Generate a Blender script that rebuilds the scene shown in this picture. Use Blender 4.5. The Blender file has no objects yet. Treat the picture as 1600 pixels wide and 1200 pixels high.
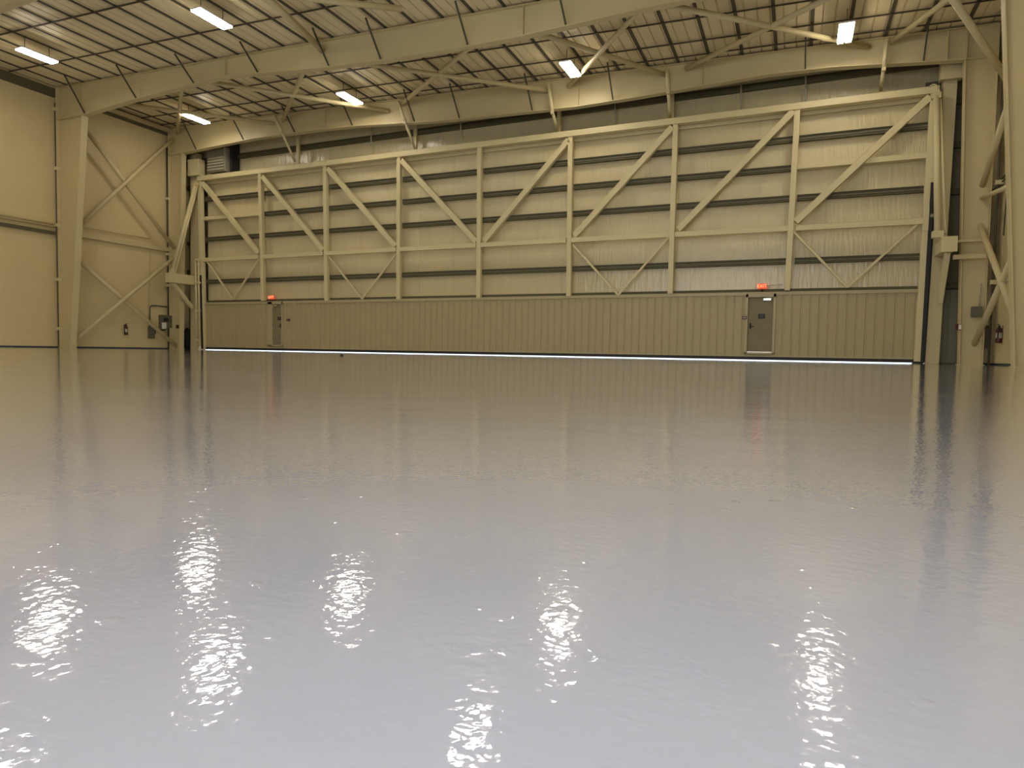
import bpy, bmesh, math, random
import numpy as np
from mathutils import Vector, Matrix
random.seed(7)
S = bpy.context.scene
C = S.collection

# ------------------------------------------------------------------ camera
F = 1029.92
YAW, PITCH, ROLL = math.radians(23.2514), math.radians(2.7824), math.radians(0.9778)
H = 0.17
def _axes():
    cy, sy = math.cos(YAW), math.sin(YAW)
    f = Vector((-sy*math.cos(PITCH), cy*math.cos(PITCH), -math.sin(PITCH)))
    r = Vector((cy, sy, 0)); d = f.cross(r)
    c, s = math.cos(ROLL), math.sin(ROLL)
    return c*r - s*d, s*r + c*d, f
RX, DN, FW = _axes()
cam = bpy.data.objects.new('camera', bpy.data.cameras.new('camera')); C.objects.link(cam)
m = Matrix((RX, -DN, -FW)).transposed().to_4x4(); m.translation = (0, 0, H)
cam.matrix_world = m
cam.data.sensor_width = 36; cam.data.lens = F/1600*36
cam.data.clip_start = 0.01; cam.data.clip_end = 300
S.camera = cam

def ray(x, y): return RX*((x-800)/F) + DN*((y-600)/F) + FW
def oY(x, y, Y):                       # survey: photo point -> point of the plane Y = const
    d = ray(x, y); t = Y/d.y; return Vector((d.x*t, Y, d.z*t+H))
def oX(x, y, X):
    d = ray(x, y); t = X/d.x; return Vector((X, d.y*t, d.z*t+H))

# ------------------------------------------------------------------ building figures
XL, XR = -31.95, 5.95          # side walls
DY = 26.75                     # big door, face of the truss
EY = 27.5                      # end wall
BY = -8.0                     # wall behind the camera
F1, F2, F3 = 26.1, 20.2, 13.4  # portal frames
def roofz(X): return 12.0 - 0.027*(X+31.6)     # underside of the purlins

# ------------------------------------------------------------------ materials
def mat(name, col, rough=0.6, metal=0.0, noise=0.06, nscale=3.0, bump=0.0, bscale=20.0, emis=None, estr=0.0,
        stretch=(1, 1, 1), spec=0.5):
    m = bpy.data.materials.new(name); m.use_nodes = True
    nt = m.node_tree; N = nt.nodes; L = nt.links
    b = N['Principled BSDF']
    b.inputs['Roughness'].default_value = rough
    b.inputs['Metallic'].default_value = metal
    b.inputs['Specular IOR Level'].default_value = spec
    tc = N.new('ShaderNodeNewGeometry')
    mp = N.new('ShaderNodeMapping'); mp.inputs['Scale'].default_value = stretch
    L.new(tc.outputs['Position'], mp.inputs['Vector'])
    ns = N.new('ShaderNodeTexNoise'); ns.inputs['Scale'].default_value = nscale; ns.inputs['Detail'].default_value = 4
    L.new(mp.outputs[0], ns.inputs['Vector'])
    mx = N.new('ShaderNodeMix'); mx.data_type = 'RGBA'
    c = Vector(col)
    mx.inputs['A'].default_value = (*(c*(1-noise)), 1); mx.inputs['B'].default_value = (*(c*(1+noise)), 1)
    L.new(ns.outputs['Fac'], mx.inputs['Factor'])
    L.new(mx.outputs['Result'], b.inputs['Base Color'])
    if bump:
        n2 = N.new('ShaderNodeTexNoise'); n2.inputs['Scale'].default_value = bscale; n2.inputs['Detail'].default_value = 3
        L.new(mp.outputs[0], n2.inputs['Vector'])
        bp = N.new('ShaderNodeBump'); bp.inputs['Strength'].default_value = 1; bp.inputs['Distance'].default_value = bump
        L.new(n2.outputs['Fac'], bp.inputs['Height']); L.new(bp.outputs[0], b.inputs['Normal'])
    if emis:
        b.inputs['Emission Color'].default_value = (*emis, 1); b.inputs['Emission Strength'].default_value = estr
    return m
M = {}
M['steel'] = mat('painted_steel', (0.560, 0.470, 0.252), 0.5, noise=.04)
M['truss'] = mat('door_tube_paint', (0.640, 0.553, 0.302), 0.5, noise=.04)
M['wall'] = mat('wall_liner', (0.620, 0.509, 0.269), 0.55, noise=.05, nscale=1.2, bump=.004, bscale=2.5)
M['ceil'] = mat('roof_liner', (0.740, 0.63, 0.378), 0.45, noise=.06, nscale=2, bump=.006, bscale=4, stretch=(1, .35, 1))
M['insul'] = mat('door_insulation', (0.660, 0.563, 0.328), 0.23, noise=.07, nscale=1.4, bump=.02, bscale=4, stretch=(2.6, 1, .35))
M['header'] = mat('header_insulation', (0.600, 0.524, 0.311), 0.15, noise=.1, nscale=1.4, bump=.04, bscale=4, stretch=(2.6, 1, .35))
M['wains'] = mat('ribbed_sheet', (0.400, 0.325, 0.172), 0.5, noise=.05)
M['rail'] = mat('sheet_trim', (0.420, 0.359, 0.197), 0.5)
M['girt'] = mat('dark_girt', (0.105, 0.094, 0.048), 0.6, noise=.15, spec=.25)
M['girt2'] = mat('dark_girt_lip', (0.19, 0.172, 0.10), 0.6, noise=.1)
M['purlin'] = mat('dark_purlin', (0.07, 0.061, 0.038), 0.6, noise=.1)
M['strap'] = mat('dark_strap', (0.06, 0.045, 0.026), 0.6)
M['doorleaf'] = mat('door_leaf', (0.22, 0.195, 0.11), 0.6, spec=.2)
M['black'] = mat('black_rubber', (0.012, 0.012, 0.012), 0.6)
M['blue'] = mat('masking_film', (0.02, 0.03, 0.06), 0.4)
M['grey'] = mat('grey_enamel', (0.12, 0.115, 0.075), 0.45)
M['greyl'] = mat('light_enamel', (0.40, 0.37, 0.26), 0.45)
M['red'] = mat('red_enamel', (0.085, 0.012, 0.010), 0.35)
M['white'] = mat('white_paper', (0.75, 0.74, 0.66), 0.6)
M['chrome'] = mat('steel_bright', (0.55, 0.54, 0.48), 0.25, metal=.9)
M['tube'] = mat('lamp_tube', (1, 1, 1), 0.5, emis=(1.0, 0.90, 0.76), estr=1.0)
M['exit'] = mat('exit_face', (0.6, 0.06, 0.02), 0.5, emis=(1.0, 0.10, 0.03), estr=.55)
M['exitl'] = mat('exit_letter', (0.9, 0.4, 0.2), 0.5, emis=(1.0, 0.42, 0.2), estr=1.2)
M['ground'] = mat('outside_concrete', (0.75, 0.76, 0.75), 0.8)
M['tube'].node_tree.nodes['Principled BSDF'].inputs['Emission Strength'].default_value = 57.0

def floor_mat():
    m = bpy.data.materials.new('glossy_epoxy'); m.use_nodes = True
    nt = m.node_tree; N = nt.nodes; L = nt.links; b = N['Principled BSDF']
    g = N.new('ShaderNodeNewGeometry')
    def noise(scale, det, sx=1, sy=1):
        mp = N.new('ShaderNodeMapping'); mp.inputs['Scale'].default_value = (sx, sy, 1)
        L.new(g.outputs['Position'], mp.inputs['Vector'])
        n = N.new('ShaderNodeTexNoise'); n.inputs['Scale'].default_value = scale; n.inputs['Detail'].default_value = det
        L.new(mp.outputs[0], n.inputs['Vector']); return n.outputs['Fac']
    def math_(op, a, c=None):
        n = N.new('ShaderNodeMath'); n.operation = op
        for i, v in enumerate((a, c)):
            if v is None: continue
            if isinstance(v, (int, float)): n.inputs[i].default_value = v
            else: L.new(v, n.inputs[i])
        return n.outputs[0]
    col = N.new('ShaderNodeMix'); col.data_type = 'RGBA'
    col.inputs['A'].default_value = (0.635, 0.67, 0.84, 1); col.inputs['B'].default_value = (0.68, 0.71, 0.86, 1)
    L.new(noise(6, 3), col.inputs['Factor']); L.new(col.outputs['Result'], b.inputs['Base Color'])
    b.inputs['Roughness'].default_value = 0.06
    
    b.inputs['IOR'].default_value = 1.45
    rr = N.new('ShaderNodeMapRange'); rr.inputs['From Min'].default_value = .35; rr.inputs['From Max'].default_value = .65
    rr.inputs['To Min'].default_value = .02; rr.inputs['To Max'].default_value = .13
    L.new(noise(2.2, 4, .35, 1.0), rr.inputs['Value']); gl = N.new('ShaderNodeBsdfAnisotropic'); gl.inputs['Color'].default_value = (1, 1, 1, 1); L.new(rr.outputs[0], gl.inputs['Roughness'])
    # orange peel: small soft pits and bumps, plus slow roller waves
    v = N.new('ShaderNodeTexVoronoi'); v.feature = 'SMOOTH_F1'; v.inputs['Scale'].default_value = 90
    v.inputs['Smoothness'].default_value = 1.0
    L.new(g.outputs['Position'], v.inputs['Vector'])
    pit = math_('MULTIPLY', math_('SUBTRACT', noise(38, 2), 0.66), 6)
    pitc = N.new('ShaderNodeClamp'); L.new(pit, pitc.inputs['Value'])
    h = math_('ADD', math_('MULTIPLY', noise(105, 1.5), 0.00036), math_('MULTIPLY', noise(9, 2, .25, 1), 0.0005))
    h = math_('ADD', h, math_('MULTIPLY', noise(5, 3), 0.0013))
    h = math_('ADD', h, math_('MULTIPLY', pitc.outputs[0], 0.0005))
    bp = N.new('ShaderNodeBump'); bp.inputs['Strength'].default_value = 1; bp.inputs['Distance'].default_value = 1.0
    L.new(h, bp.inputs['Height']); L.new(bp.outputs[0], b.inputs['Normal']); L.new(bp.outputs[0], gl.inputs['Normal'])
    # clear top coat: mirror-like at grazing view
    lw = N.new('ShaderNodeLayerWeight'); lw.inputs['Blend'].default_value = 0.5
    fac = math_('MULTIPLY', math_('POWER', lw.outputs['Facing'], 3.0), 0.95)
    mxs = N.new('ShaderNodeMixShader'); L.new(fac, mxs.inputs[0]); L.new(b.outputs[0], mxs.inputs[1]); L.new(gl.outputs[0], mxs.inputs[2])
    L.new(mxs.outputs[0], N['Material Output'].inputs['Surface'])
    return m
M['floor'] = floor_mat()

# ------------------------------------------------------------------ mesh helpers
def box(bm, x0, x1, y0, y1, z0, z1):
    vs = [bm.verts.new((x, y, z)) for x in (x0, x1) for y in (y0, y1) for z in (z0, z1)]
    for f in ((0,1,3,2),(4,6,7,5),(0,4,5,1),(2,3,7,6),(0,2,6,4),(1,5,7,3)): bm.faces.new([vs[i] for i in f])
def bar(bm, p, q, w, d, ref=(0, 1, 0)):          # rectangular member: w across in the plane, d along ref
    p, q = Vector(p), Vector(q); a = (q-p).normalized(); r = Vector(ref)
    r = (r - a*r.dot(a)).normalized(); s = a.cross(r)
    vs = [bm.verts.new(o + s*(i*w/2) + r*(j*d/2)) for o in (p, q) for i in (-1, 1) for j in (-1, 1)]
    for f in ((0,1,3,2),(4,6,7,5),(0,4,5,1),(2,3,7,6),(0,2,6,4),(1,5,7,3)): bm.faces.new([vs[i] for i in f])
def tube(bm, pts, r, n=10, cap=True):
    pts = [Vector(p) for p in pts]; rings = []
    for i, p in enumerate(pts):
        a = (pts[min(i+1, len(pts)-1)] - pts[max(i-1, 0)]).normalized()
        u = a.orthogonal().normalized() if i == 0 else (u - a*u.dot(a)).normalized()
        v = a.cross(u)
        rr = r[i] if isinstance(r, (list, tuple)) else r
        rings.append([bm.verts.new(p + (u*math.cos(t) + v*math.sin(t))*rr) for t in [2*math.pi*k/n for k in range(n)]])
    for A, B in zip(rings, rings[1:]):
        for k in range(n):
            f = bm.faces.new((A[k], A[(k+1) % n], B[(k+1) % n], B[k])); f.smooth = True
    if cap: bm.faces.new(rings[0][::-1]); bm.faces.new(rings[-1])
def plate(bm, pts, y0, y1):                      # polygon in XZ extruded along Y
    a = [bm.verts.new((p[0], y0, p[1])) for p in pts]; b = [bm.verts.new((p[0], y1, p[1])) for p in pts]
    bm.faces.new(a); bm.faces.new(b[::-1]); n = len(pts)
    for i in range(n): bm.faces.new((a[i], b[i], b[(i+1) % n], a[(i+1) % n]))
def obj(name, bm, m, parent=None, bevel=0):
    bmesh.ops.recalc_face_normals(bm, faces=bm.faces)
    me = bpy.data.meshes.new(name); bm.to_mesh(me); bm.free()
    o = bpy.data.objects.new(name, me); C.objects.link(o)
    me.materials.append(m if not isinstance(m, str) else M[m])
    if parent:
        o.parent = parent
        o.location = -Vector(parent['_o']) if '_o' in parent else o.location
    if bevel:
        b = o.modifiers.new('bevel', 'BEVEL'); b.width = bevel; b.segments = 2; b.limit_method = 'ANGLE'
    return o
def tag(o, label, cat, group=None, kind=None):
    o['label'] = label; o['category'] = cat
    if group: o['group'] = group
    if kind: o['kind'] = kind
    return o
def thing(name, label, cat, loc, group=None, kind=None):
    o = bpy.data.objects.new(name, None); C.objects.link(o); o.location = loc; o['_o'] = tuple(loc)
    o.empty_display_size = .2
    return tag(o, label, cat, group, kind)
def B(fn, *a, **k):
    bm = bmesh.new(); fn(bm, *a, **k); return bm
def rebase(o):                                   # put the origin of a lone mesh at its own base
    me = o.data; n = len(me.vertices); co = np.empty(n*3); me.vertices.foreach_get('co', co); co = co.reshape(-1, 3)
    c = Vector(((co[:, 0].min()+co[:, 0].max())/2, (co[:, 1].min()+co[:, 1].max())/2, co[:, 2].min()))
    me.transform(Matrix.Translation(-c)); o.location = c; return o
ORD = ['first', 'second', 'third', 'fourth', 'fifth', 'sixth', 'seventh', 'eighth', 'ninth', 'tenth', 'eleventh', 'twelfth',
       'thirteenth', 'fourteenth', 'fifteenth', 'sixteenth', 'seventeenth', 'eighteenth', 'nineteenth', 'twentieth',
       'twenty-first', 'twenty-second', 'twenty-third', 'twenty-fourth', 'twenty-fifth', 'twenty-sixth', 'twenty-seventh',
       'twenty-eighth', 'twenty-ninth', 'thirtieth', 'thirty-first', 'thirty-second', 'thirty-third', 'thirty-fourth']

# ------------------------------------------------------------------ the setting
o = obj('floor', B(box, XL-.3, XR+.3, BY, EY+.2, -.2, 0), 'floor')
tag(o, 'glossy pale grey-lavender epoxy coated hangar floor', 'floor', kind='structure')
o = obj('ground', B(box, -60, 40, EY+.2, 90, -.25, -.02), 'ground')
tag(o, 'bright concrete apron outside, seen through the gap under the big door', 'ground', kind='structure')

def wall_left():
    bm = bmesh.new(); box(bm, XL-.2, XL, BY, EY+.2, 0, 12.3)
    for y in np.arange(BY+.8, EY, 1.83): box(bm, XL-.01, XL+.006, y-.008, y+.008, .02, 12.0)
    return bm
tag(obj('wall_left', wall_left(), 'wall'), 'plain beige lined side wall on the left', 'wall', kind='structure')
def wall_right():
    bm = bmesh.new(); box(bm, XR, XR+.2, BY, EY+.2, 0, 12.3)
    for y in np.arange(BY+.8, EY, 1.83): box(bm, XR-.006, XR+.01, y-.008, y+.008, .02, 11.0)
    return bm
tag(obj('wall_right', wall_right(), 'wall'), 'beige lined side wall on the right beside the near column', 'wall', kind='structure')
tag(obj('wall_back', B(box, XL-.2, XR+.2, BY-.2, BY, 0, 12.3), 'wall'), 'beige end wall behind the viewer', 'wall', kind='structure')

# end wall round the door opening
def wall_front():
    bm = bmesh.new()
    box(bm, XL-.2, -30.0, EY, EY+.2, 9.0, 12.3)
    box(bm, 3.85, XR+.2, EY, EY+.2, 9.9, 12.3)
    box(bm, -30.0, 3.85, EY, EY+.2, 9.0, 12.3)
    box(bm, -30.0, -29.85, 27.26, EY+.2, .13, 9.1)  # hidden jamb returns, added to stop outside light leaking round the door
    box(bm, 3.85, 4.0, 27.26, EY+.2, .13, 9.1)
    box(bm, -29.8, 3.8, 27.26, EY+.2, 9.0, 9.1)
    # vertical seams of the insulation blankets
    for x in np.arange(-31, 5.6, 1.5): box(bm, x-.012, x+.012, EY-.012, EY, 9.1, 12.0)
    return bm
def shaded_side_wall():
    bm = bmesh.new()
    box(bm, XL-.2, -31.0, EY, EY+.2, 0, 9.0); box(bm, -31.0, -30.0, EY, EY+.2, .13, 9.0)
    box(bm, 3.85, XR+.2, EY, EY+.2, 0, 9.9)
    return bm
M['recess_shade'] = mat('recess_liner_shade', (0.155, 0.135, 0.075), 0.6)  # end wall liner darkened: the shade of the side gaps is in this colour
wf = tag(obj('wall_front', wall_front(), 'header'), 'shadowed insulated end wall above and beside the big door', 'wall', kind='structure')
obj('shaded_side_wall', shaded_side_wall(), 'recess_shade', wf)
def grt(x0, x1, z, h=.2):
    bm = bmesh.new(); box(bm, x0, x1, EY-.2, EY-.015, z-h/2, z+h/2); return bm
# girts of the end wall: above the door, and in both side gaps
def wall_girt_front():
    bm = bmesh.new(); box(bm, XL, XR, EY-.18, EY-.02, 10.38, 10.56); box(bm, XL, XR, EY-.06, EY-.02, 10.62, 10.68)
    return bm
obj('header_girt', wall_girt_front(), 'girt', wf)
for z in (2.75, 4.4, 6.0, 7.6, 9.1):
    obj('girt', grt(XL+.02, -30.2, z), 'girt', wf); obj('girt', grt(4.15, XR-.02, z), 'girt', wf)
def ribs(bm, x0, x1, y, z0, z1, pitch=.305, d=.022):
    n = int((x1-x0)/pitch); pts = []
    x = x0
    while x < x1-.02:
        e = min(x+pitch, x1)
        pts += [(x, 0), (min(x+.235, e), 0), (min(x+.25, e), d), (min(x+.29, e), d)]
        x += pitch
    pts.append((x1, 0))
    pts = [p for i, p in enumerate(pts) if i == 0 or p[0] > pts[i-1][0]+1e-5]
    a = [bm.verts.new((p[0], y+p[1], z0)) for p in pts]; b = [bm.verts.new((p[0], y+p[1], z1)) for p in pts]
    for i in range(len(pts)-1): bm.faces.new((a[i], a[i+1], b[i+1], b[i]))
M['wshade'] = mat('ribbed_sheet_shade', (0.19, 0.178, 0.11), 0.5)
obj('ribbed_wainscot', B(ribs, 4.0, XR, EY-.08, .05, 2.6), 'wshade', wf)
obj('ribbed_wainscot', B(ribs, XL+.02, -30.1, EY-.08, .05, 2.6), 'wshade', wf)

# roof sheet with its small ribs running towards the door
def ceiling():
    bm = bmesh.new(); pts = []
    x = XL-.1
    while x < XR+.1:
        z = roofz(x)+.045
        pts += [(x, z), (x+.33, z-.009), (x+.345, z+.035), (x+.37, z+.035)]
        x += .3867
    a = [bm.verts.new((p[0], BY, p[1])) for p in pts]; b = [bm.verts.new((p[0], EY+.1, p[1])) for p in pts]
    for i in range(len(pts)-1): bm.faces.new((a[i], a[i+1], b[i+1], b[i]))
    # roof thickness above, so that no outside light gets in
    r = [bm.verts.new(v) for v in ((XL-.3, BY-.2, 12.5), (XR+.3, BY-.2, 12.5), (XR+.3, EY+.3, 12.5), (XL-.3, EY+.3, 12.5))]
    bm.faces.new(r)
    return bm
tag(obj('ceiling', ceiling(), 'ceil'), 'beige ribbed roof lining between dark purlins', 'ceiling', kind='structure')

# dark film strip along the foot of the walls
tag(obj('baseboard_left', B(box, XL, XL+.02, BY, EY, 0, .07), 'blue'), 'thin dark masking strip at the foot of the left wall', 'baseboard', kind='structure')
tag(obj('baseboard_right', B(box, XR-.02, XR, BY, EY, 0, .07), 'blue'), 'thin dark masking strip at the foot of the right wall', 'baseboard', kind='structure')

# eave members
o = obj('eave_strut', B(box, XL+.01, XL+.16, BY, F2-.1, 11.55, 11.93), 'girt'); rebase(o)
tag(o, 'dark eave strut along the top of the left wall, before the near left column', 'beam')
o = obj('eave_strut', B(box, XL+.01, XL+.16, F2+.1, F1-.1, 11.62, 11.80), 'girt'); rebase(o)
tag(o, 'dark eave strut above the braced left wall bay', 'beam')
bm = bmesh.new(); box(bm, XL+.16, XL+.42, F2+.1, F1+.1, 11.75, 11.92)
o = obj('eave_tube', bm, 'steel', bevel=.02); rebase(o)
tag(o, 'pale beam along the roof edge above the braced left bay', 'beam')
o = obj('eave_strut', B(box, XR-.18, XR-.01, BY, F1-.1, 10.55, 10.9), 'girt'); rebase(o)
tag(o, 'dark eave strut at the top of the right wall', 'beam')
o = obj('eave_beam', B(box, -9.6, XR-.3, F1+.22, F1+.42, 10.75, 10.95), 'girt')
for v in o.data.vertices: v.co.z += -.027*(v.co.x+9.6) + .32
rebase(o)
tag(o, 'dark beam lying just behind the top of the rafter over the big door', 'beam')

# purlins and straps
PX = [-31.05 + 1.154*k for k in range(33)]
for k, x in enumerate(PX):
    if x > XR-.15: break
    z = roofz(x)
    bm = bmesh.new(); box(bm, x-.055, x+.055, -2, EY, z+.012, z+.04)
    o = obj('purlin', bm, 'purlin'); rebase(o)
    tag(o, 'dark roof purlin running towards the big door, %s from the left wall' % ORD[k], 'purlin', 'dark purlins under the roof lining')
SL = [(15.8, 'farther from the big door of the two beyond the near frame'), (18.17, 'just before the near frame'),
      (22.67, 'nearest the near frame in the far roof bay'), (24.32, 'in the middle of the far roof bay'), (25.45, 'closest to the big door')]
SL[0] = (15.8, 'farthest from the big door'); 
for y, t in SL:
    bm = bmesh.new()
    a, b = XL+.1, XR-.1
    bar(bm, (a, y, roofz(a)-.03), (b, y, roofz(b)-.03), .035, .055)
    o = obj('roof_strap', bm, 'strap'); rebase(o)
    tag(o, 'thin dark strap crossing under the purlins, ' + t, 'strap', 'straps crossing the purlins')

# ------------------------------------------------------------------ portal frames
def frame(Y, bot, colL, colR, label, braces=(), stiff=(), shade='steel', fw=.3, topoff=.02):
    """bot: under flange of the rafter (X,Z) left to right; colL/colR: (outer X, inner base X)"""
    t = thing('portal_frame', label, 'steel frame', (-13, Y, 0))
    top = lambda x: roofz(x)-topoff
    n = len(bot)
    # web and flanges of the rafter
    bm = bmesh.new()
    plate(bm, [(colL[0], bot[0][1])] + list(bot) + [(colR[0], bot[-1][1]), (colR[0], top(colR[0])), (colL[0], top(colL[0]))], Y-.008, Y+.008)
    obj('rafter_web', bm, shade, t)
    bm = bmesh.new()
    for p, q in zip(bot, bot[1:]):
        bar(bm, (p[0], Y, p[1]), (q[0]+.004, Y, q[1]), .03, fw)
    bar(bm, (colL[0], Y, bot[0][1]), (bot[0][0], Y, bot[0][1]), .025, fw)
    bar(bm, (colR[0], Y, bot[-1][1]), (bot[-1][0], Y, bot[-1][1]), .025, fw)
    obj('bottom_flange', bm, shade, t)
    bm = bmesh.new(); bar(bm, (colL[0], Y, top(colL[0])-.015), (colR[0], Y, top(colR[0])-.015), .02, fw)
    obj('top_flange', bm, shade, t)
    for cx, bx, side, zb in ((colL[0], colL[1], 1, bot[0]), (colR[0], colR[1], -1, bot[-1])):
        bm = bmesh.new(); plate(bm, [(cx, .02), (bx, .02), (zb[0], zb[1]), (cx, zb[1])], Y-.008, Y+.008)
        bar(bm, (cx, Y, 0), (cx, Y, top(cx)), .025, fw); bar(bm, (bx, Y, 0), (zb[0], Y, zb[1]), .03, fw)
        col = obj('column', bm, shade, t)
        bp = obj('base_plate', B(box, min(cx, bx)-.05, max(cx, bx)+.05, Y-fw/2-.03, Y+fw/2+.03, 0, .025), shade, col); bp.location = (0, 0, 0)
    for x in stiff:
        z0 = np.interp(x, [b[0] for b in bot], [b[1] for b in bot]); z1 = top(x)
        bm = bmesh.new(); box(bm, x-.012, x+.012, Y-fw/2+.02, Y-.008, z0, z1-.02)
        obj('stiffener', bm, shade, t)
    for x, y0 in braces:                        # dark angle from a purlin down to the under flange
        z0 = np.interp(x, [b[0] for b in bot], [b[1] for b in bot])
        bm = bmesh.new(); bar(bm, (x, Y-y0, roofz(x)-.01), (x+.02, Y-fw/2+.03, z0+.03), .05, .05, (1, 0, 0))
        obj('flange_brace', bm, 'purlin', t)
    return t
b2 = [(-29.95, 10.52), (-27.1, 10.74), (-23.27, 10.91), (-21.5, 10.97), (-20.5, 10.92), (-18.22, 10.71), (-16.35, 10.57),
      (-13.86, 10.44), (-11.27, 10.38), (-8.9, 10.36), (-6.7, 10.43), (-4.7, 10.50), (-3.2, 10.54), (-1.0, 10.55), (1.0, 10.42), (4.35, 10.1)]
k1 = F1/25.7
b1r = [(-30.25, 10.40), (-27.82, 10.51), (-25.23, 10.61), (-20.93, 10.56), (-19.02, 10.49), (-16.25, 10.30), (-14.61, 10.19), (-11.25, 10.08),
       (-8.45, 10.0), (-5.88, 10.05), (-3.49, 10.13), (-1.27, 10.21), (.79, 10.15), (2.73, 9.98), (4.66, 9.81)]
b1 = [(x*k1, (z-H)*k1+H) for x, z in b1r]
def fb(Y, pts):                                  # (X of purlin, run back) from the foot of each brace in the photo
    return [(oY(x, y, Y-.12).x, 1.0) for x, y in pts]
frame(F3, b2, (-31.75, -30.9), (5.75, 4.95), 'beige steel frame nearest the viewer, only a rafter corner showing at top left')
frame(F2, b2, (-31.75, -31.02), (5.8, 5.02), 'beige rigid steel frame in mid hall, its deep rafter leaving the picture at the top',
      braces=fb(F2, [(132, 173), (212, 151), (302, 129), (402, 113), (513, 105), (594, 98), (730, 73), (883, 43)]),
      stiff=[oY(355, 110, F2).x, oY(819, 40, F2).x, -29.93])
frame(F1, b1, (-31.72, -31.0), (5.62, 4.98), 'beige rigid steel frame standing right in front of the big hangar door',
      braces=fb(F1, [(306, 232), (380, 220), (460, 207), (550, 197), (647, 189), (717, 186), (831, 172), (957, 155), (1257, 111), (1442, 96)]),
      stiff=[oY(510, 190, F1).x, oY(905, 140, F1).x, oY(1098, 120, F1).x, oY(1480, 70, F1).x, oY(1510, 70, F1).x])

# ------------------------------------------------------------------ bracing
def brace(p, q, r, label, name='diagonal_brace', group='diagonal braces in the roof and walls', m='steel', n=12):
    bm = bmesh.new(); tube(bm, [p, q], r, n)
    o = obj(name, bm, m); rebase(o); tag(o, label, 'brace', group); return o
N1 = [-30.9, -23.9, -17.1, -9.35, -4.65, 2.2]
ZB = lambda X: roofz(X)-.62
def rb(xa, xb, za=0, zb=0):
    return Vector((xa, F2+.05, ZB(xa)+za)), Vector((xb, F1-.05, ZB(xb)+zb))
def rbp(xa, pb, za=0):                           # from a node on the near frame to a surveyed point on the far one
    q = oY(pb[0], pb[1], F1-.1); return Vector((xa, F2+.08, roofz(xa)-.5+za)), q
RB = [((-23.9), (277, 208), 0, 'roof brace over the left wall bay, standing almost upright before the far left column'),
      ((-30.9), (430, 193), 0, 'roof brace ending left on the far rafter, second from the left wall'),
      ((-17.3), (442, 188), 0, 'roof brace crossing in front of the far rafter left of the middle light'),
      ((-23.6), (607, 173), 0, 'long roof brace running past the light over the left part of the big door'),
      ((-9.6), (627, 163), 0, 'steep roof brace of the left cross in the middle of the roof'),
      ((-16.9), (860, 142), 0, 'shallow roof brace of the left cross in the middle of the roof'),
      ((-4.5), (888, 135), 0, 'steep roof brace passing right behind the middle light'),
      ((-9.5), (1040, 117), .25, 'shallow roof brace running from beside the middle light to the far rafter'),
      ((2.3), (1072, 107), 0, 'roof brace rising rightwards left of the bright square light'),
      ((-4.4), (1358, 73), 0, 'shallow roof brace ending below the bright light on the right'),
      ((4.9), (1392, 66), 0, 'roof brace rising rightwards just right of the bright light')]
for xa, pb, za, t in RB:
    p, q = rbp(xa, pb, za); brace(p, q, .09, t)
brace(oY(1478, -18, 21.5), oY(1580, 134, 24.2), .1, 'thick roof brace dropping to the right behind the near right column')
# nearer roof bay
def seg(px0, Y0, px1, Y1, r, t): brace(oY(*px0, Y0), oY(*px1, Y1), r, t)
seg((392, -12), 17.2, (306, 51), F2-.1, .075, 'roof brace passing in front of the light at the top left')
seg((395, -25), 15.3, (503, 78), F2-.1, .12, 'roof brace dropping to the near rafter at the top, left of the stub brace')
seg((380, -14), 15.5, (628, 14), 18.6, .10, 'stub of a roof brace at the top edge, ending free in the air')

# left wall bay
WX = XL+.75
def wb(a, b, t, r=.1, X=WX): brace(oX(*a, X), oX(*b, X), r, t)
wb((130, 347), (270, 217), 'upper left wall brace rising towards the big door')
wb((130, 197), (272, 388), 'upper left wall brace falling towards the big door', X=XL+.55)
wb((118, 531), (272, 403), 'lower left wall brace rising towards the big door')
wb((126, 410), (277, 542), 'lower left wall brace falling towards the big door, foot at the far left column', X=XL+.55)
# right wall bay
RX2 = XR-.55
def rwb(a, b, t, r=.09, X=RX2): brace(oX(*a, X), oX(*b, X), r, t)
rwb((1578, 155), (1530, 305), 'upper right wall brace rising towards the near right column')
rwb((1523, 330), (1588, 502), 'right wall brace falling to the near right column, below the corner bracket')
rwb((1510, 565), (1590, 385), 'lower right wall brace rising from the foot of the far right column')
rwb((1528, 312), (1584, 288), 'short right wall member joining the corner bracket to the near column', r=.07)
rwb((1508, 319), (1528, 311), 'stub arm on the far right column', r=.05)

# girts and pipes of the side walls
def lg(y0, y1, z, label, h=.2):
    bm = bmesh.new(); box(bm, XL+.01, XL+.16, y0, y1, z-h/2, z+h/2)
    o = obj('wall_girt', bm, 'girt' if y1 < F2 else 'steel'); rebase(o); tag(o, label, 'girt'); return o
lg(BY, F2-.1, 5.33, 'dark horizontal girt at mid height of the left wall, nearer bay', .14)
lg(F2+.1, F1-.1, 5.45, 'beige horizontal girt across the braced left wall bay', .22)
def pipe(pts, r, label, m='steel', name='conduit', cat='pipe'):
    bm = bmesh.new(); tube(bm, pts, r, 8); o = obj(name, bm, m); rebase(o); tag(o, label, cat); return o
for i, z in enumerate((5.72, 5.60)):
    pipe([(XL+.09, BY, z), (XL+.09, F2-.2, z)], .03, ('upper' if i == 0 else 'lower') + ' thin pipe above the dark girt on the left wall')
pipe([(XL+.09, F2+.2, 5.86), (XL+.09, 24.9, 5.86)], .03, 'thin pipe along the braced left wall bay above its girt')
pipe([oX(227, 377, XL+.05)+Vector((0, .3, 0)), oX(232, 520, XL+.05)], .018, 'thin pipe dropping to the small grey box on the left wall')
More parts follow.
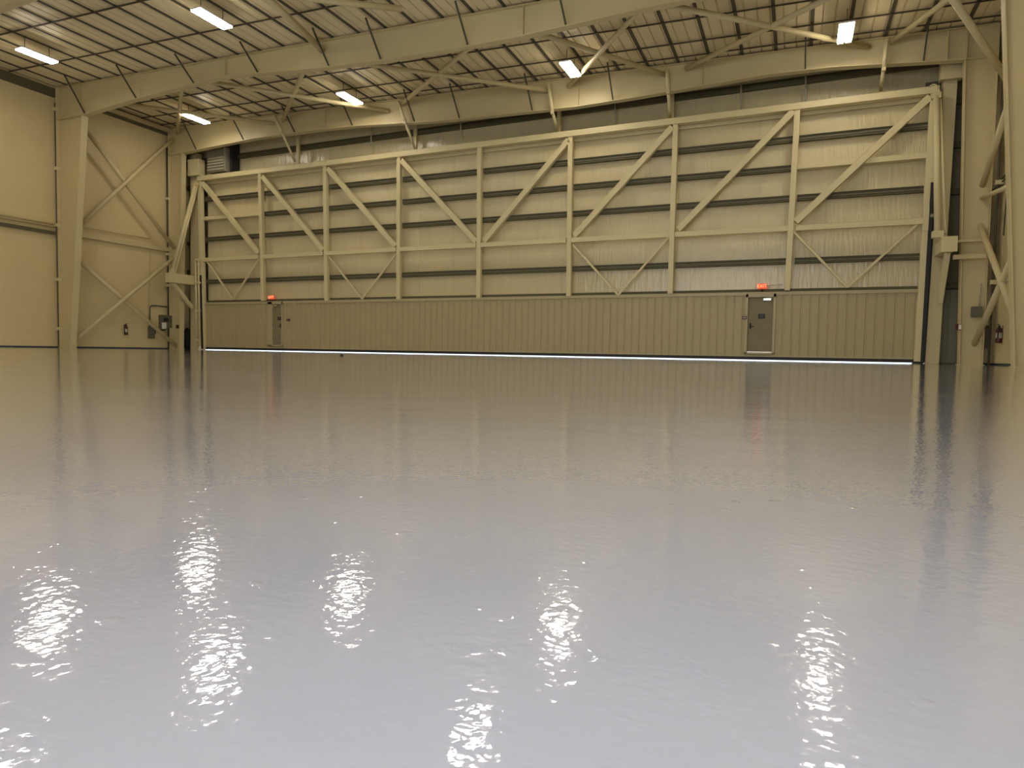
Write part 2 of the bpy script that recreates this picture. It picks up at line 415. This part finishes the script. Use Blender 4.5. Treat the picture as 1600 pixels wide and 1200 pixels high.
# upright pipes with clips; their dark colour stands in for the column gap shadow
def upright(x, y, z1, label, clips):
    t = thing('standpipe', label, 'pipe', (x, y, 0))
    bm = bmesh.new(); tube(bm, [(x, y, 0), (x, y, z1)], .035, 8); obj('pipe', bm, 'purlin', t)
    for z in clips:
        bm = bmesh.new(); box(bm, x-.09, x+.14, y-.08, y+.08, z-.07, z+.07); obj('clip', bm, 'truss', t)
upright(-31.84, F2-.12, 11.3, 'dark thin upright pipe in the gap behind the near left column', (.9, 3.2, 5.7, 8.3, 11.0))
upright(-31.84, F1-.12, 11.3, 'dark thin upright pipe in the gap behind the far left column', (8.2, 5.2, 3.5))
upright(5.79, F1-.12, 10.4, 'dark thin upright pipe behind the far right column', (5.9, 2.7, 9.4))
for i, (a, b) in enumerate((((1554, 290), (1574, 271)), ((1551, 298), (1574, 276)))):
    pipe([oX(*a, XR-.06), oX(*b, XR-.06)+Vector((0, -.2, 0))], .022, ('upper' if i == 0 else 'lower') + ' thin dark pipe high on the right wall', 'purlin')
pipe([oX(1573, 300, XR-.06), oX(1568, 368, XR-.06)], .02, 'thin upright dark pipe on the right wall between braces', 'purlin')
pipe([oX(1556, 382, XR-.06), oX(1553, 410, XR-.06)], .018, 'short upright dark pipe low beside the crossing right wall braces', 'purlin')
bm = bmesh.new(); box(bm, XR-.16, XR-.01, BY, F2-.1, 6.12, 6.27)
o = obj('wall_girt', bm, 'girt'); rebase(o); tag(o, 'dark girt at the right picture edge beyond the near column', 'girt')

# ------------------------------------------------------------------ the big hangar door
D1 = thing('door_1', 'huge beige tube-framed hangar door with insulated panels and a ribbed lower band', 'hangar door', (-13, DY, 0), kind='structure')
def dp(x, y, Y=DY): return oY(x, y, Y)
ZT = 9.37
def member(name, a, b, w, d, Y=DY, m='truss'):
    bm = bmesh.new(); bar(bm, dp(*a, Y), dp(*b, Y), w, d); return obj(name, bm, m, D1, bevel=.012)
vert = [((313, 280), (319, 546)), ((407, 270), (412, 470)), ((508.5, 260), (511, 470)), ((624, 246), (623.5, 468)), ((750, 230), (748.5, 466)),
        ((892, 214), (889, 463)), ((1056, 193), (1047.5, 459)), ((1246, 170), (1230, 454)), ((1461, 143), (1434.5, 565))]
for i, (a, b) in enumerate(vert):
    member('vertical_tube', a, b, .2 if 0 < i < 8 else .28, .2)
member('top_chord', (311, 280), (1467, 141), .24, .3)
# lower lip of the chord and the recessed beam under it
member('chord_web', (318, 286), (1458, 152), .22, .05, DY+.28, 'insul')
LV = [dp(1452, y).z for y in (193.5, 242, 293, 345.5, 399, 454)]
def xz(i): return dp(*vert[i][0]).x
for i in range(8):
    x0, x1 = dp(*vert[i][0]).x+.1, dp(*vert[i+1][0]).x-.1
    bm = bmesh.new(); box(bm, x0, x1, DY-.09, DY+.09, LV[3]-.1, LV[3]+.1); obj('mid_rail', bm, 'truss', D1, .01)
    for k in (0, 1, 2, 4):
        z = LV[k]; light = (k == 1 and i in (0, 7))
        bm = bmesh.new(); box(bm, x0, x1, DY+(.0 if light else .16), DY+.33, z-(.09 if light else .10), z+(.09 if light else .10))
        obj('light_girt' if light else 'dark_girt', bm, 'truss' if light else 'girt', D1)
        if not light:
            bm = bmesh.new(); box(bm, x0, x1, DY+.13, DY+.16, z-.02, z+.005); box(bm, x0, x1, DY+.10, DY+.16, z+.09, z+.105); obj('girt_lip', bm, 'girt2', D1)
dg = [((317, 286), (405, 396)), ((411, 276), (506, 391)), ((513, 264), (619, 385)), ((628, 251), (745, 378)), ((757, 377), (889, 219)),
      ((898, 369), (1051, 199)), ((1060, 359), (1240, 174)), ((1243, 347), (1453, 152))]
for a, b in dg: member('diagonal_tube', a, b, .24, .2)
for a, b, c in (((322, 406), (364, 468), (405, 405)), ((513, 400), (566, 467), (619, 397)), ((895, 382), (966, 461), (1046, 370)), ((1239, 361), (1324, 449), (1438, 346))):
    member('light_brace', a, b, .09, .08); member('light_brace', b, c, .09, .08)
# insulation sheet behind
xl, xr = dp(316, 400).x, dp(1452, 400).x
def insul():
    bm = bmesh.new(); box(bm, xl, xr, DY+.40, DY+.46, 2.5, ZT-.05)
    rnd = random.Random(3); x = xl+1.0
    while x < xr-.5:
        box(bm, x-.012, x+.012, DY+.388, DY+.40, 2.6, ZT-.1); x += rnd.choice((1.2, 1.5, 1.8))
    return bm
obj('insulation_sheet', insul(), 'insul', D1)
# ribbed lower band in three stretches, trims and bottom seal
zb0, zb1 = .17, LV[5]-.06
dl = (dp(419, 500).x, dp(442, 500).x); dr = (dp(1164.5, 500).x, dp(1211.5, 500).x)
for x0, x1 in ((xl-.05, dl[0]), (dl[1], dr[0]), (dr[1], xr-.12)):
    obj('ribbed_panel', B(ribs, x0, x1, DY+.02, zb0, zb1), 'wains', D1)
obj('band_backing', B(box, xl, xr, DY+.14, DY+.2, .12, zb1+.05), 'wains', D1)
bm = bmesh.new(); bar(bm, dp(313.2, 430, DY-.13), dp(316.2, 545, DY-.13), .09, .05)
obj('edge_seal', bm, 'black', D1)
obj('band_top_rail', B(box, xl-.05, xr-.1, DY-.03, DY+.12, zb1, zb1+.12), 'rail', D1)
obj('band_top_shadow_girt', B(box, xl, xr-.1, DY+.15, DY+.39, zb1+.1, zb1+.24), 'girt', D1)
bm = bmesh.new(); box(bm, xl-.05, xr-.1, DY-.02, DY+.1, .15, .21); obj('band_bottom_rail', bm, 'rail', D1)
bm = bmesh.new(); box(bm, xl-.02, xr, DY-.01, DY+.08, .032, .15); box(bm, xl-.02, xr, DY+.08, DY+.25, .12, .15); obj('bottom_seal', bm, 'black', D1)
bm = bmesh.new(); bar(bm, dp(318.5, 470), dp(320, 543), .1, .12); obj('edge_seal', bm, 'black', D1)
bm = bmesh.new(); bar(bm, dp(1457.5, 285, DY-.13), dp(1441, 566, DY-.13), .11, .06)
obj('edge_seal', bm, 'black', D1)
bm = bmesh.new(); bar(bm, dp(1455, 260)+Vector((.12, .12, 0)), dp(1440.5, 566)+Vector((.06, .12, 0)), .12, .1)
obj('edge_seal', bm, 'black', D1)

def mandoor(x0, x1, z0, z1, hinge_right, extra_w=.0):
    w = x1-x0
    fr = bmesh.new()
    box(fr, x0, x0+.09+extra_w, DY-.05, DY+.12, z0-.06, z1+.13); box(fr, x1-.09, x1, DY-.05, DY+.12, z0-.06, z1+.13)
    box(fr, x0, x1, DY-.05, DY+.12, z1, z1+.14); box(fr, x0, x1, DY-.05, DY+.12, z0-.08, z0)
    f = obj('personnel_door_frame', fr, 'rail', D1, .006); 
    a, b = x0+.095+extra_w, x1-.095
    leaf = obj('personnel_door', B(box, a, b, DY+.02, DY+.07, z0+.03, z1-.01), 'doorleaf', D1, .004)
    leaf['label'] = 'grey-green personnel door leaf'
    off = lambda o: o
    def sub(name, bm, m):
        s = obj(name, bm, m, leaf); s.location = (0, 0, 0); return s
    hx = a+.09 if hinge_right else b-.09
    s = 1 if hinge_right else -1
    bm = bmesh.new(); box(bm, hx-.035, hx+.035, DY+.005, DY+.02, z0+.9, z0+1.12); tube(bm, [(hx, DY+.02, z0+.98), (hx, DY-.04, z0+.98)], .014, 8)
    tube(bm, [(hx, DY-.04, z0+.98), (hx+s*.13, DY-.04, z0+.98)], .012, 8); sub('lever_handle', bm, 'black')
    cx = b-.2 if hinge_right else a+.22
    bm = bmesh.new(); box(bm, cx-.15, cx+.12, DY-.045, DY+.02, z1-.12, z1-.05); bar(bm, (cx-.1, DY-.05, z1-.04), (cx+.16, DY-.02, z1-.02), .02, .02)
    sub('door_closer', bm, 'chrome')
    mx = a+(b-a)*(.55 if hinge_right else .72)
    bm = bmesh.new(); box(bm, mx-.12, mx+.12, DY+.008, DY+.021, z0+1.28, z0+1.46); sub('notice_plate', bm, 'black')
    bm = bmesh.new()
    for q in range(3): box(bm, mx-.08+.01*q, mx+.08-.012*q, DY+.004, DY+.008, z0+1.405-.04*q, z0+1.42-.04*q)
    sub('notice_print', bm, 'grey')
    sub('threshold_gleam', B(box, a, b, DY+.01, DY+.02, z0, z0+.028), 'chrome')
    for q in (.3, 1.0, 1.8):
        xx = b-.005 if hinge_right else a+.005
        sub('hinge', B(box, xx-.012, xx+.012, DY+.0, DY+.02, z0+q, z0+q+.1), 'grey')
mandoor(dr[0]+.0, dr[1]-.0, dp(1186, 551.5).z+.02, dp(1190, 464.5).z, True)
mandoor(dl[0]+.0, dl[1]+.02, dp(430, 539).z, dp(430, 475.5).z, False, .22)
for (x, y) in ((1163.5, 496.5), (451, 500)):
    c = dp(x, y)
    r_ = obj('call_plate', B(box, c.x-.085, c.x+.085, DY-.075, DY-.0, c.z-.06, c.z+.06), 'red', D1, .006)
    r_['label'] = 'small dark red plate'
    s = obj('plate_print', B(box, c.x-.05, c.x+.05, DY-.079, DY-.075, c.z-.012, c.z+.012), 'exitl', r_); s.location = (0, 0, 0)
    s.data.materials[0] = M['greyl']

# exit signs
def text_mesh(txt, size, depth):
    cu = bpy.data.curves.new('t', 'FONT'); cu.body = txt; cu.size = size; cu.extrude = depth; cu.align_x = 'CENTER'; cu.align_y = 'CENTER'
    to = bpy.data.objects.new('t', cu); C.objects.link(to)
    bpy.context.view_layer.update()
    me = bpy.data.meshes.new_from_object(to); bpy.data.objects.remove(to); bpy.data.curves.remove(cu)
    me.transform(Matrix.Rotation(math.pi/2, 4, 'X')); return me
for x, y, t in ((1191, 448, 'glowing red EXIT sign above the right personnel door'), (425.7, 465, 'glowing red EXIT sign above the left personnel door')):
    c = dp(x, y)
    e = thing('exit_sign', t, 'sign', (c.x, DY-.05, c.z-.12), 'exit signs over the personnel doors')
    bm = bmesh.new(); box(bm, c.x-.17, c.x+.17, DY-.1, DY-.02, c.z-.09, c.z+.11); obj('sign_box', bm, 'exit', e, .01)
    me = text_mesh('EXIT', .17, .003); me.materials.clear(); me.materials.append(M['exitl'])
    l = bpy.data.objects.new('lettering', me); C.objects.link(l); l.parent = e; l.location = (0, -.057, .13)
    bm = bmesh.new(); tube(bm, [(c.x, DY-.0, c.z-.08), (c.x, DY-.0, c.z-.26)], .025, 8); obj('stem', bm, 'black', e)
    if x > 1000:
        bm = bmesh.new(); tube(bm, [(c.x+.17, DY+.05, c.z+.04), (xz(7)-.3, DY+.05, c.z+.06)], .012, 6); obj('cable', bm, 'greyl', e)

# ------------------------------------------------------------------ door posts, brackets, rams
def quadpost(tl, tr, bl, br, Y, d, name, parent, m='truss'):
    a, b, c, e = oY(*tl, Y), oY(*tr, Y), oY(*br, Y), oY(*bl, Y)
    zf = 0.0
    bm = bmesh.new(); plate(bm, [(a.x, a.z), (b.x, b.z), (c.x, zf), (e.x, zf)], Y-.02, Y+d); return obj(name, bm, m, parent, .01)
P = thing('door_post', 'beige steel post at the left edge of the big door with a guide rail', 'post', (oY(305, 545, DY).x, DY, 0))
quadpost((298, 240), (307, 239), (298, 546), (310.5, 547), DY, .35, 'post', P, 'steel')
bm = bmesh.new(); a, b = oY(294, 250, DY-.2), oY(306, 274, DY-.2); box(bm, a.x, b.x, DY-.24, DY-.1, b.z, a.z); box(bm, b.x-.0, b.x+.22, DY-.24, DY+.2, b.z, a.z); obj('head_bracket', bm, 'truss', P)
for px in (308, 312.5):
    bm = bmesh.new(); a = oY(px-2.5, 404, DY-.2); b = oY(px, 541, DY-.2); tube(bm, [a, b], .045, 8); obj('guide_tube', bm, 'truss', P)
for y in (406, 441, 485, 531):
    bm = bmesh.new(); a = oY(305.5, y, DY-.22); b = oY(313, y+.8, DY-.22); bar(bm, a, b, .09, .06); obj('rung', bm, 'truss', P)
X0 = oY(304, 435, DY).x
ya = oX(261, 430, X0).y
bm = bmesh.new(); zt = oX(303, 433, X0).z+.05; box(bm, X0-.15, X0+.2, ya, DY-.1, zt-.5, zt); obj('bracket_arm', bm, 'truss', P, .01)
bm = bmesh.new(); bar(bm, (X0, ya+.35, zt-.5), (X0, DY-.15, zt-1.75), .16, .16, (1, 0, 0)); obj('bracket_strut', bm, 'truss', P)

R_ = thing('hydraulic_ram', 'beige hydraulic ram slanting up from the left bracket to the big door corner', 'hydraulic ram', oX(269, 424, X0+.1), 'hydraulic rams of the big door')
def ram(parent, p, q):
    p, q = Vector(p), Vector(q); mid = p.lerp(q, .62)
    s = Vector((.11, 0, 0))
    bm = bmesh.new(); tube(bm, [p, q], .10, 14); obj('cylinder', bm, 'truss', parent)
    bm = bmesh.new(); tube(bm, [p+s*2, q+s*2-Vector((.1, 0, .1))], .05, 10); obj('oil_line', bm, 'truss', parent)
    bm = bmesh.new(); box(bm, p.x-.16, p.x+.16, p.y-.12, p.y+.12, p.z-.12, p.z+.1); obj('clevis', bm, 'truss', parent, .01)
    bm = bmesh.new(); box(bm, q.x-.14, q.x+.14, q.y-.1, q.y+.1, q.z-.1, q.z+.1); obj('top_pin', bm, 'steel', parent, .01)
ram(R_, oX(270, 424, X0+.05), oY(306, 288, DY-.25))

P = thing('door_post', 'broad beige steel post between the big door and the far right column', 'post', (oY(1456, 560, DY).x, DY, 0))
quadpost((1476, 104), (1498, 101), (1445, 568), (1467, 568), DY, .35, 'post', P, 'steel')
bm = bmesh.new(); a, b = oY(1470, 101, DY-.2), oY(1504, 121, DY-.2); box(bm, a.x, b.x, DY-.24, DY+.1, b.z, a.z+.2); obj('head_bracket', bm, 'steel', P)
X1 = 4.45
y1 = 24.85
zt = oX(1497, 367, X1).z
bm = bmesh.new(); box(bm, X1-.22, X1+.16, 25.3, DY-.1, zt-.32, zt+.1); box(bm, X1-.26, X1+.2, 25.28, 25.31, zt-.36, zt+.14); obj('bracket_arm', bm, 'truss', P, .01)
bm = bmesh.new(); bar(bm, (X1, 25.7, zt-.3), (X1, DY-.15, zt-1.9), .16, .16, (1, 0, 0)); obj('bracket_strut', bm, 'truss', P)
bm = bmesh.new(); box(bm, X1+.16, 5.5, 25.6, 25.75, zt-.56, zt-.42); box(bm, X1+.16, 5.5, 25.6, 25.75, zt-.02, zt+.06); obj('tie_plate', bm, 'steel', P)
R_ = thing('hydraulic_ram', 'beige upright hydraulic ram at the right corner of the big door', 'hydraulic ram', (4.25, 25.45, zt), 'hydraulic rams of the big door')
ram(R_, oY(1465, 366, 25.5), oY(1463, 150, DY-.25))
o = obj('lock_pin', B(box, oY(1452, 338, DY).x, oY(1460, 338, DY).x+.05, DY-.2, DY-.1, oY(1455, 341, DY).z, oY(1455, 336, DY).z), 'chrome', D1)

# plates bolted on the door's right edge tube
bm = bmesh.new(); a = dp(1443, 325, DY-.13); b = dp(1453, 360, DY-.13); box(bm, a.x, b.x, DY-.14, DY-.1, b.z, a.z); obj('edge_plate', bm, 'truss', D1)
bm = bmesh.new(); tube(bm, [dp(1459+6*math.cos(t), 137+5*math.sin(t), DY-.16) for t in [math.pi*k/8 for k in range(8, 18)]], .025, 8); obj('lifting_eye', bm, 'truss', D1)

# kicker struts and short hangers above the door
KS = [((428, 180), (440, 206), (461, 252), (466, 213, 258)), ((622, 158), (633, 190), (648, 232), (649, 196, 234)),
      ((857, 131), (863, 174), (871, 205), (874, 172, 209)), ((1042, 108), (1044, 142), (1047, 184), (1050, 146, 186)),
      ((1386, 61), (1381, 105), (1376, 141), None)]
for i, (a, b, c, hgr) in enumerate(KS):
    t = thing('kicker_strut', 'slim beige strut hanging over the far rafter to the door header, %s from the left' % ORD[i], 'strut', oY(*c, 27.2), 'kicker struts above the big door')
    bm = bmesh.new(); tube(bm, [oY(*a, F1-.35), oY(*b, F1-.25)], .07, 10); obj('upper_strut', bm, 'truss', t)
    bm = bmesh.new(); tube(bm, [oY(*b, F1-.25), oY(*c, DY+.1)], .06, 10); obj('lower_strut', bm, 'truss', t)
    bm = bmesh.new(); q = oY(*b, F1-.25); box(bm, q.x-.06, q.x+.06, q.y-.05, q.y+.05, q.z-.12, q.z+.12); obj('coupler', bm, 'steel', t)
    if hgr:
        p, q = oY(hgr[0], hgr[1], DY+.3), oY(hgr[0], hgr[2], DY+.3)
        bm = bmesh.new(); bar(bm, (p.x, p.y, p.z+.25), q, .16, .12); obj('hanger', bm, 'steel', t)
for i, (x, y0, y1) in enumerate(((580, 183, 230), (961, 160, 198), (1158, 128, 172), (1259, 118, 160), (720, 186, 214))):
    p, q = oY(x, y0, EY-.35), oY(x, y1, EY-.35)
    pipe([p, q], .035, 'thin upright rod above the big door, %s' % ['left of the second kicker strut', 'between the third and fourth kicker struts', 'right of the fourth kicker strut', 'midway to the last kicker strut', 'right of the second kicker strut'][i], 'greyl', 'drop_rod', 'rod')

# ------------------------------------------------------------------ unit heater behind the far left rafter
U = thing('unit_heater', 'beige louvred unit heater hanging above the left corner of the big door', 'heater', oY(340, 268, 27.0))
a, b = oY(324, 233, 26.75), oY(351, 265, 26.75)
bm = bmesh.new(); box(bm, a.x, b.x, 26.75, 27.35, b.z-.05, a.z); obj('casing', bm, 'greyl', U, .01)
for k in range(8):
    z = b.z + (a.z-b.z)*(k+.3)/8.2
    bm = bmesh.new(); vs = [(a.x+.03, 26.74, z+.1), (b.x-.03, 26.74, z+.1), (b.x-.03, 26.66, z-.03), (a.x+.03, 26.66, z-.03)]
    f = [bm.verts.new(v) for v in vs]; f2 = [bm.verts.new(Vector(v)+Vector((0, .015, .012))) for v in vs]
    bm.faces.new(f); bm.faces.new(f2[::-1])
    for j in range(4): bm.faces.new((f[j], f2[j], f2[(j+1) % 4], f[(j+1) % 4]))
    obj('louvre', bm, 'greyl', U)
bm = bmesh.new(); box(bm, a.x+.3, b.x+.25, 26.95, 27.4, b.z-.32, b.z-.05); obj('burner_box', bm, 'girt', U, .01)
bm = bmesh.new(); box(bm, b.x+.2, b.x+.36, 26.9, 27.45, b.z-.3, a.z+.9); obj('vent_pipe', bm, 'black', U, .02)

# ------------------------------------------------------------------ lights
def fixture(x, y, label, group):
    z = roofz(x)-.55
    t = thing('high_bay_light', label, 'ceiling light', (x, y, z), group)
    bm = bmesh.new(); box(bm, x-.23, x+.23, y-.68, y+.68, z+.03, z+.085); box(bm, x-.08, x+.08, y-.6, y+.6, z+.085, z+.13); obj('housing', bm, 'white', t, .01)
    for s in (-1, 1):
        bm = bmesh.new(); box(bm, x+s*.115-.085, x+s*.115+.085, y-.66, y+.66, z-.015, z+.03); obj('lamp_strip', bm, 'tube', t)
        bm = bmesh.new(); tube(bm, [(x, y+s*.45, z+.12), (x, y+s*.45, z+.57)], .012, 6); obj('hanger', bm, 'purlin', t)
    return t
def dup(root, loc, label, group):
    r = root.copy(); C.objects.link(r); r.location = loc; r['label'] = label; r['group'] = group
    for ch in list(root.children):
        c = ch.copy(); C.objects.link(c); c.parent = r
    return r
LX = [-27.5, -18.3, -8.18, 1.10]
G = 'twin-strip high bay lights under the roof'
LBL = {(0, 0): 'lit light nearest the big door and left wall, above the left wall bay',
       (1, 0): 'lit light over the left half of the big door, beside a long roof brace',
       (2, 0): 'lit square-looking light in the middle, in front of a steep roof brace',
       (3, 0): 'brightest upright twin light at the upper right',
       (0, 1): 'lit light at the far upper left before the near rafter',
       (1, 1): 'lit light at the top left, crossed by a roof brace',
       (2, 1): 'light overhead whose reflection sparkles low in the middle of the floor',
       (3, 1): 'light overhead on the right, above the picture edge'}
LY = [24.1, 16.7, 9.8, 2.6]
base = None
for j, y in enumerate(LY):
    for i, x in enumerate(LX):
        lb = LBL.get((i, j), 'high bay light behind the top picture edge over the near floor')
        g = G if j < 2 else 'lights above and behind the viewer'
        if base is None: base = fixture(x, y, lb, g)
        else: dup(base, (x, y, roofz(x)-.55), lb, g)

# ------------------------------------------------------------------ things on the walls and columns
def extinguisher(base, axis, label):
    """axis: unit vector pointing off the wall"""
    t = thing('fire_extinguisher', label, 'extinguisher', base, 'wall hung fire extinguishers')
    b = Vector(base); A = Vector(axis)
    c = b + A*.1
    bm = bmesh.new(); tube(bm, [c, c+Vector((0, 0, .02)), c+Vector((0, 0, .40)), c+Vector((0, 0, .46)), c+Vector((0, 0, .5))], [.08, .09, .09, .065, .03], 16); obj('cylinder', bm, 'red', t)
    bm = bmesh.new(); tube(bm, [c+Vector((0, 0, .15)), c+Vector((0, 0, .32))], .092, 16, False); obj('instruction_band', bm, 'greyl', t)
    bm = bmesh.new(); box(bm, c.x-.025, c.x+.025, c.y-.035, c.y+.035, c.z+.49, c.z+.56); bar(bm, c+Vector((0, -.02, .58)), c+Vector((0, .13, .60)), .03, .02, (0, 0, 1)); obj('valve_handle', bm, 'black', t)
    bm = bmesh.new(); tube(bm, [c+Vector((0, -.03, .54)), c+A*.04+Vector((0, -.12, .48)), c+A*.05+Vector((0, -.13, .3)), c+A*.05+Vector((0, -.12, .12))], .018, 8); obj('hose', bm, 'black', t)
    bm = bmesh.new(); p = b+A*.01; box(bm, min(p.x, b.x)-.005, max(p.x, b.x)+.005, b.y-.04, b.y+.04, b.z+.1, b.z+.55); obj('wall_bracket', bm, 'grey', t)
e = oX(197, 523.5, XL+.1)
extinguisher((XL, e.y, e.z), (1, 0, 0), 'dark red fire extinguisher on the left wall under the lower braces')
e = oX(1560, 533, XR-.1)
extinguisher((XR, e.y, e.z-.06), (-1, 0, 0), 'dark red fire extinguisher on the right wall beside the near right column')

def wbox(name, pa, pb, X, d, label, cat, kids=()):
    a, b = oX(*pa, X), oX(*pb, X)
    y0, y1 = sorted((a.y, b.y)); z0, z1 = sorted((a.z, b.z)); s = 1 if X < 0 else -1
    t = thing(name, label, cat, (X, (y0+y1)/2, z0))
    bm = bmesh.new(); box(bm, min(X, X+s*d), max(X, X+s*d), y0, y1, z0, z1); obj('enclosure', bm, 'grey', t, .012)
    f = X+s*d
    bm = bmesh.new(); box(bm, min(f, f+s*.012), max(f, f+s*.012), y0+.03, y1-.03, z0+.03, z1-.03); obj('cover', bm, 'grey', t)
    return t, f, s, y0, y1, z0, z1
t, f, s, y0, y1, z0, z1 = wbox('control_cabinet', (247.5, 492), (264.5, 513), XL, .25, 'dark grey control cabinet with a white notice on the left wall by the far column', 'electrical box')
c = oX(256.5, 509, f); obj('paper_notice', B(box, f+.012, f+.02, c.y-.16, c.y+.13, c.z-.17, c.z+.17), 'white', t)
c = oX(259, 499.5, f); obj('display', B(box, f+.012, f+.03, c.y-.14, c.y+.14, c.z-.09, c.z+.09), 'black', t)
t, f, s, y0, y1, z0, z1 = wbox('switch_box', (230.5, 510.5), (238.5, 529), XL, .18, 'slim grey switch box with side lever, left of the control cabinet', 'electrical box')
obj('lever', B(box, f-.1, f-.02, y1, y1+.07, z0+.25, z0+.6), 'black', t, .01)
X = XL+.06
pipe([oX(234.5, 511, X), oX(234, 484, X), oX(234.3, 480, X), oX(236, 478, X), oX(239, 477.3, X), oX(268.5, 480, X)], .035, 'dark bent conduit from the slim switch box to the column', 'grey')
pipe([oX(240, 513, X), oX(246, 514, X), oX(256, 516, X), oX(260, 514, X)], .03, 'short dark conduit sagging under the control cabinet', 'black')
pipe([oX(263.5, 480, X+.05), oX(264, 491, X+.05)], .02, 'short conduit stub on top of the control cabinet', 'greyl')
a, b = oY(1519.5, 479, F1-.3), oY(1535, 494.5, F1-.3)
t = thing('junction_box', 'squarish grey junction box beside the far right column', 'electrical box', (a.x, F1-.3, b.z))
obj('enclosure', B(box, a.x, b.x, F1-.3, F1-.08, b.z, a.z), 'grey', t, .012)
obj('cover', B(box, a.x+.03, b.x-.03, F1-.312, F1-.3, b.z+.03, a.z-.03), 'grey', t)
t, f, s, y0, y1, z0, z1 = wbox('switch_box', (1529.5, 511.5), (1545.5, 543.5), XR, .15, 'tall grey switch box on the right wall left of the fire extinguisher', 'electrical box')
c = oX(1536, 517, f); obj('indicator', B(box, f-.03, f, c.y-.05, c.y+.05, c.z-.03, c.z+.03), 'red', t)
t, f, s, y0, y1, z0, z1 = wbox('wall_detector', (1572, 430), (1577, 439), XR, .12, 'small pale detector box on the right wall next to the near right column', 'detector')
for ch in t.children: ch.data.materials[0] = M['white']
pipe([oY(1533, 443, F1-.2), oY(1530, 478, F1-.2)], .02, 'thin pale conduit rising from the squarish junction box', 'greyl')
pipe([oX(1546, 508, XR-.06), oX(1552, 440, XR-.06)], .02, 'thin pale conduit rising from the tall switch box', 'steel')
def pull(px, Y, label):
    c = oY(*px, Y)
    t = thing('alarm_switch', label, 'alarm switch', (c.x, Y, c.z-.1), 'alarm switches on the far columns')
    obj('back_box', B(box, c.x-.07, c.x+.09, Y-.06, Y+.02, c.z-.1, c.z+.1), 'red', t, .006)
    obj('face', B(box, c.x+.01, c.x+.09, Y-.07, Y-.055, c.z-.08, c.z+.08), 'white' if c.x > 0 else 'black', t)
pull((1496.5, 511), F1-.17, 'little red and white alarm switch on the far right column edge')
pull((277.7, 510.5), F1-.03, 'little dark alarm switch on the far left column')

# hose in the right gap and dark bundle in the left gap
Yh = 27.6
pts = [oY(1471, 486, Yh), oY(1472.5, 505, Yh), oY(1473.5, 525, Yh)]
pipe(pts, .035, 'black cable hanging straight down in the gap right of the big door', 'black', 'hanging_cable', 'cable')
pts = [oY(x, y, Yh) for x, y in ((1467, 540), (1469, 534), (1474, 527), (1481, 522.5), (1488, 521), (1497, 523), (1506, 530))]
pipe(pts, .04, 'black hose arching across the gap right of the big door', 'black', 'hose', 'hose')
bm = bmesh.new(); c = oY(292.5, 545, 27.05)
bmesh.ops.create_icosphere(bm, subdivisions=4, radius=1)
for v in bm.verts:
    n = math.sin(v.co.x*9+v.co.z*7)*.06 + math.sin(v.co.y*11-v.co.z*5)*.05
    v.co = Vector((v.co.x*.26*(1+n), v.co.y*.24*(1+n), max(v.co.z, -.93)*.62*(1+n*.5)+.58))*1.0
    v.co += Vector((c.x, 27.05, 0))
for f in bm.faces: f.smooth = True
o = obj('tarpaulin_bundle', bm, 'black')
rebase(o); tag(o, 'black bundle standing in the dark gap left of the big door', 'bundle')

# dark bits and dust specks on the floor
pp = [(856, 764), (238, 962), (688, 1151)]
for (x, y), t in zip(((534, 556.5),), ('tiny dark scrap on the floor before the big door',)):
    d = ray(x, y); k = -H/d.z; p = d*k
    bm = bmesh.new(); tube(bm, [(p.x, p.y, .0), (p.x, p.y, .03), (p.x+.01, p.y, .045)], [.05, .04, .015], 7); o = obj('floor_scrap', bm, 'black'); rebase(o); tag(o, t, 'scrap')

# ------------------------------------------------------------------ cool daylight fill: an added area lamp behind the viewer, no doorway there
ld = bpy.data.lights.new('daylight_fill', 'AREA'); ld.shape = 'RECTANGLE'; ld.size = 14; ld.size_y = 6; ld.energy = 1900; ld.color = (.82, .90, 1.0)
lo = bpy.data.objects.new('daylight_fill', ld); C.objects.link(lo); lo.location = (-6, BY+.3, 4.5); lo.rotation_euler = (math.radians(75), 0, 0)
# ------------------------------------------------------------------ world and colour
w = bpy.data.worlds.new('world'); S.world = w; w.use_nodes = True
nt = w.node_tree; bg = nt.nodes['Background']
bg.inputs['Color'].default_value = (0.80, 0.90, 1.0, 1); bg.inputs['Strength'].default_value = 3.0
S.view_settings.view_transform = 'Standard'; S.view_settings.look = 'None'
S.view_settings.exposure = 0.0; S.view_settings.gamma = 1.0
for o in bpy.data.objects:
    if '_o' in o: del o['_o']
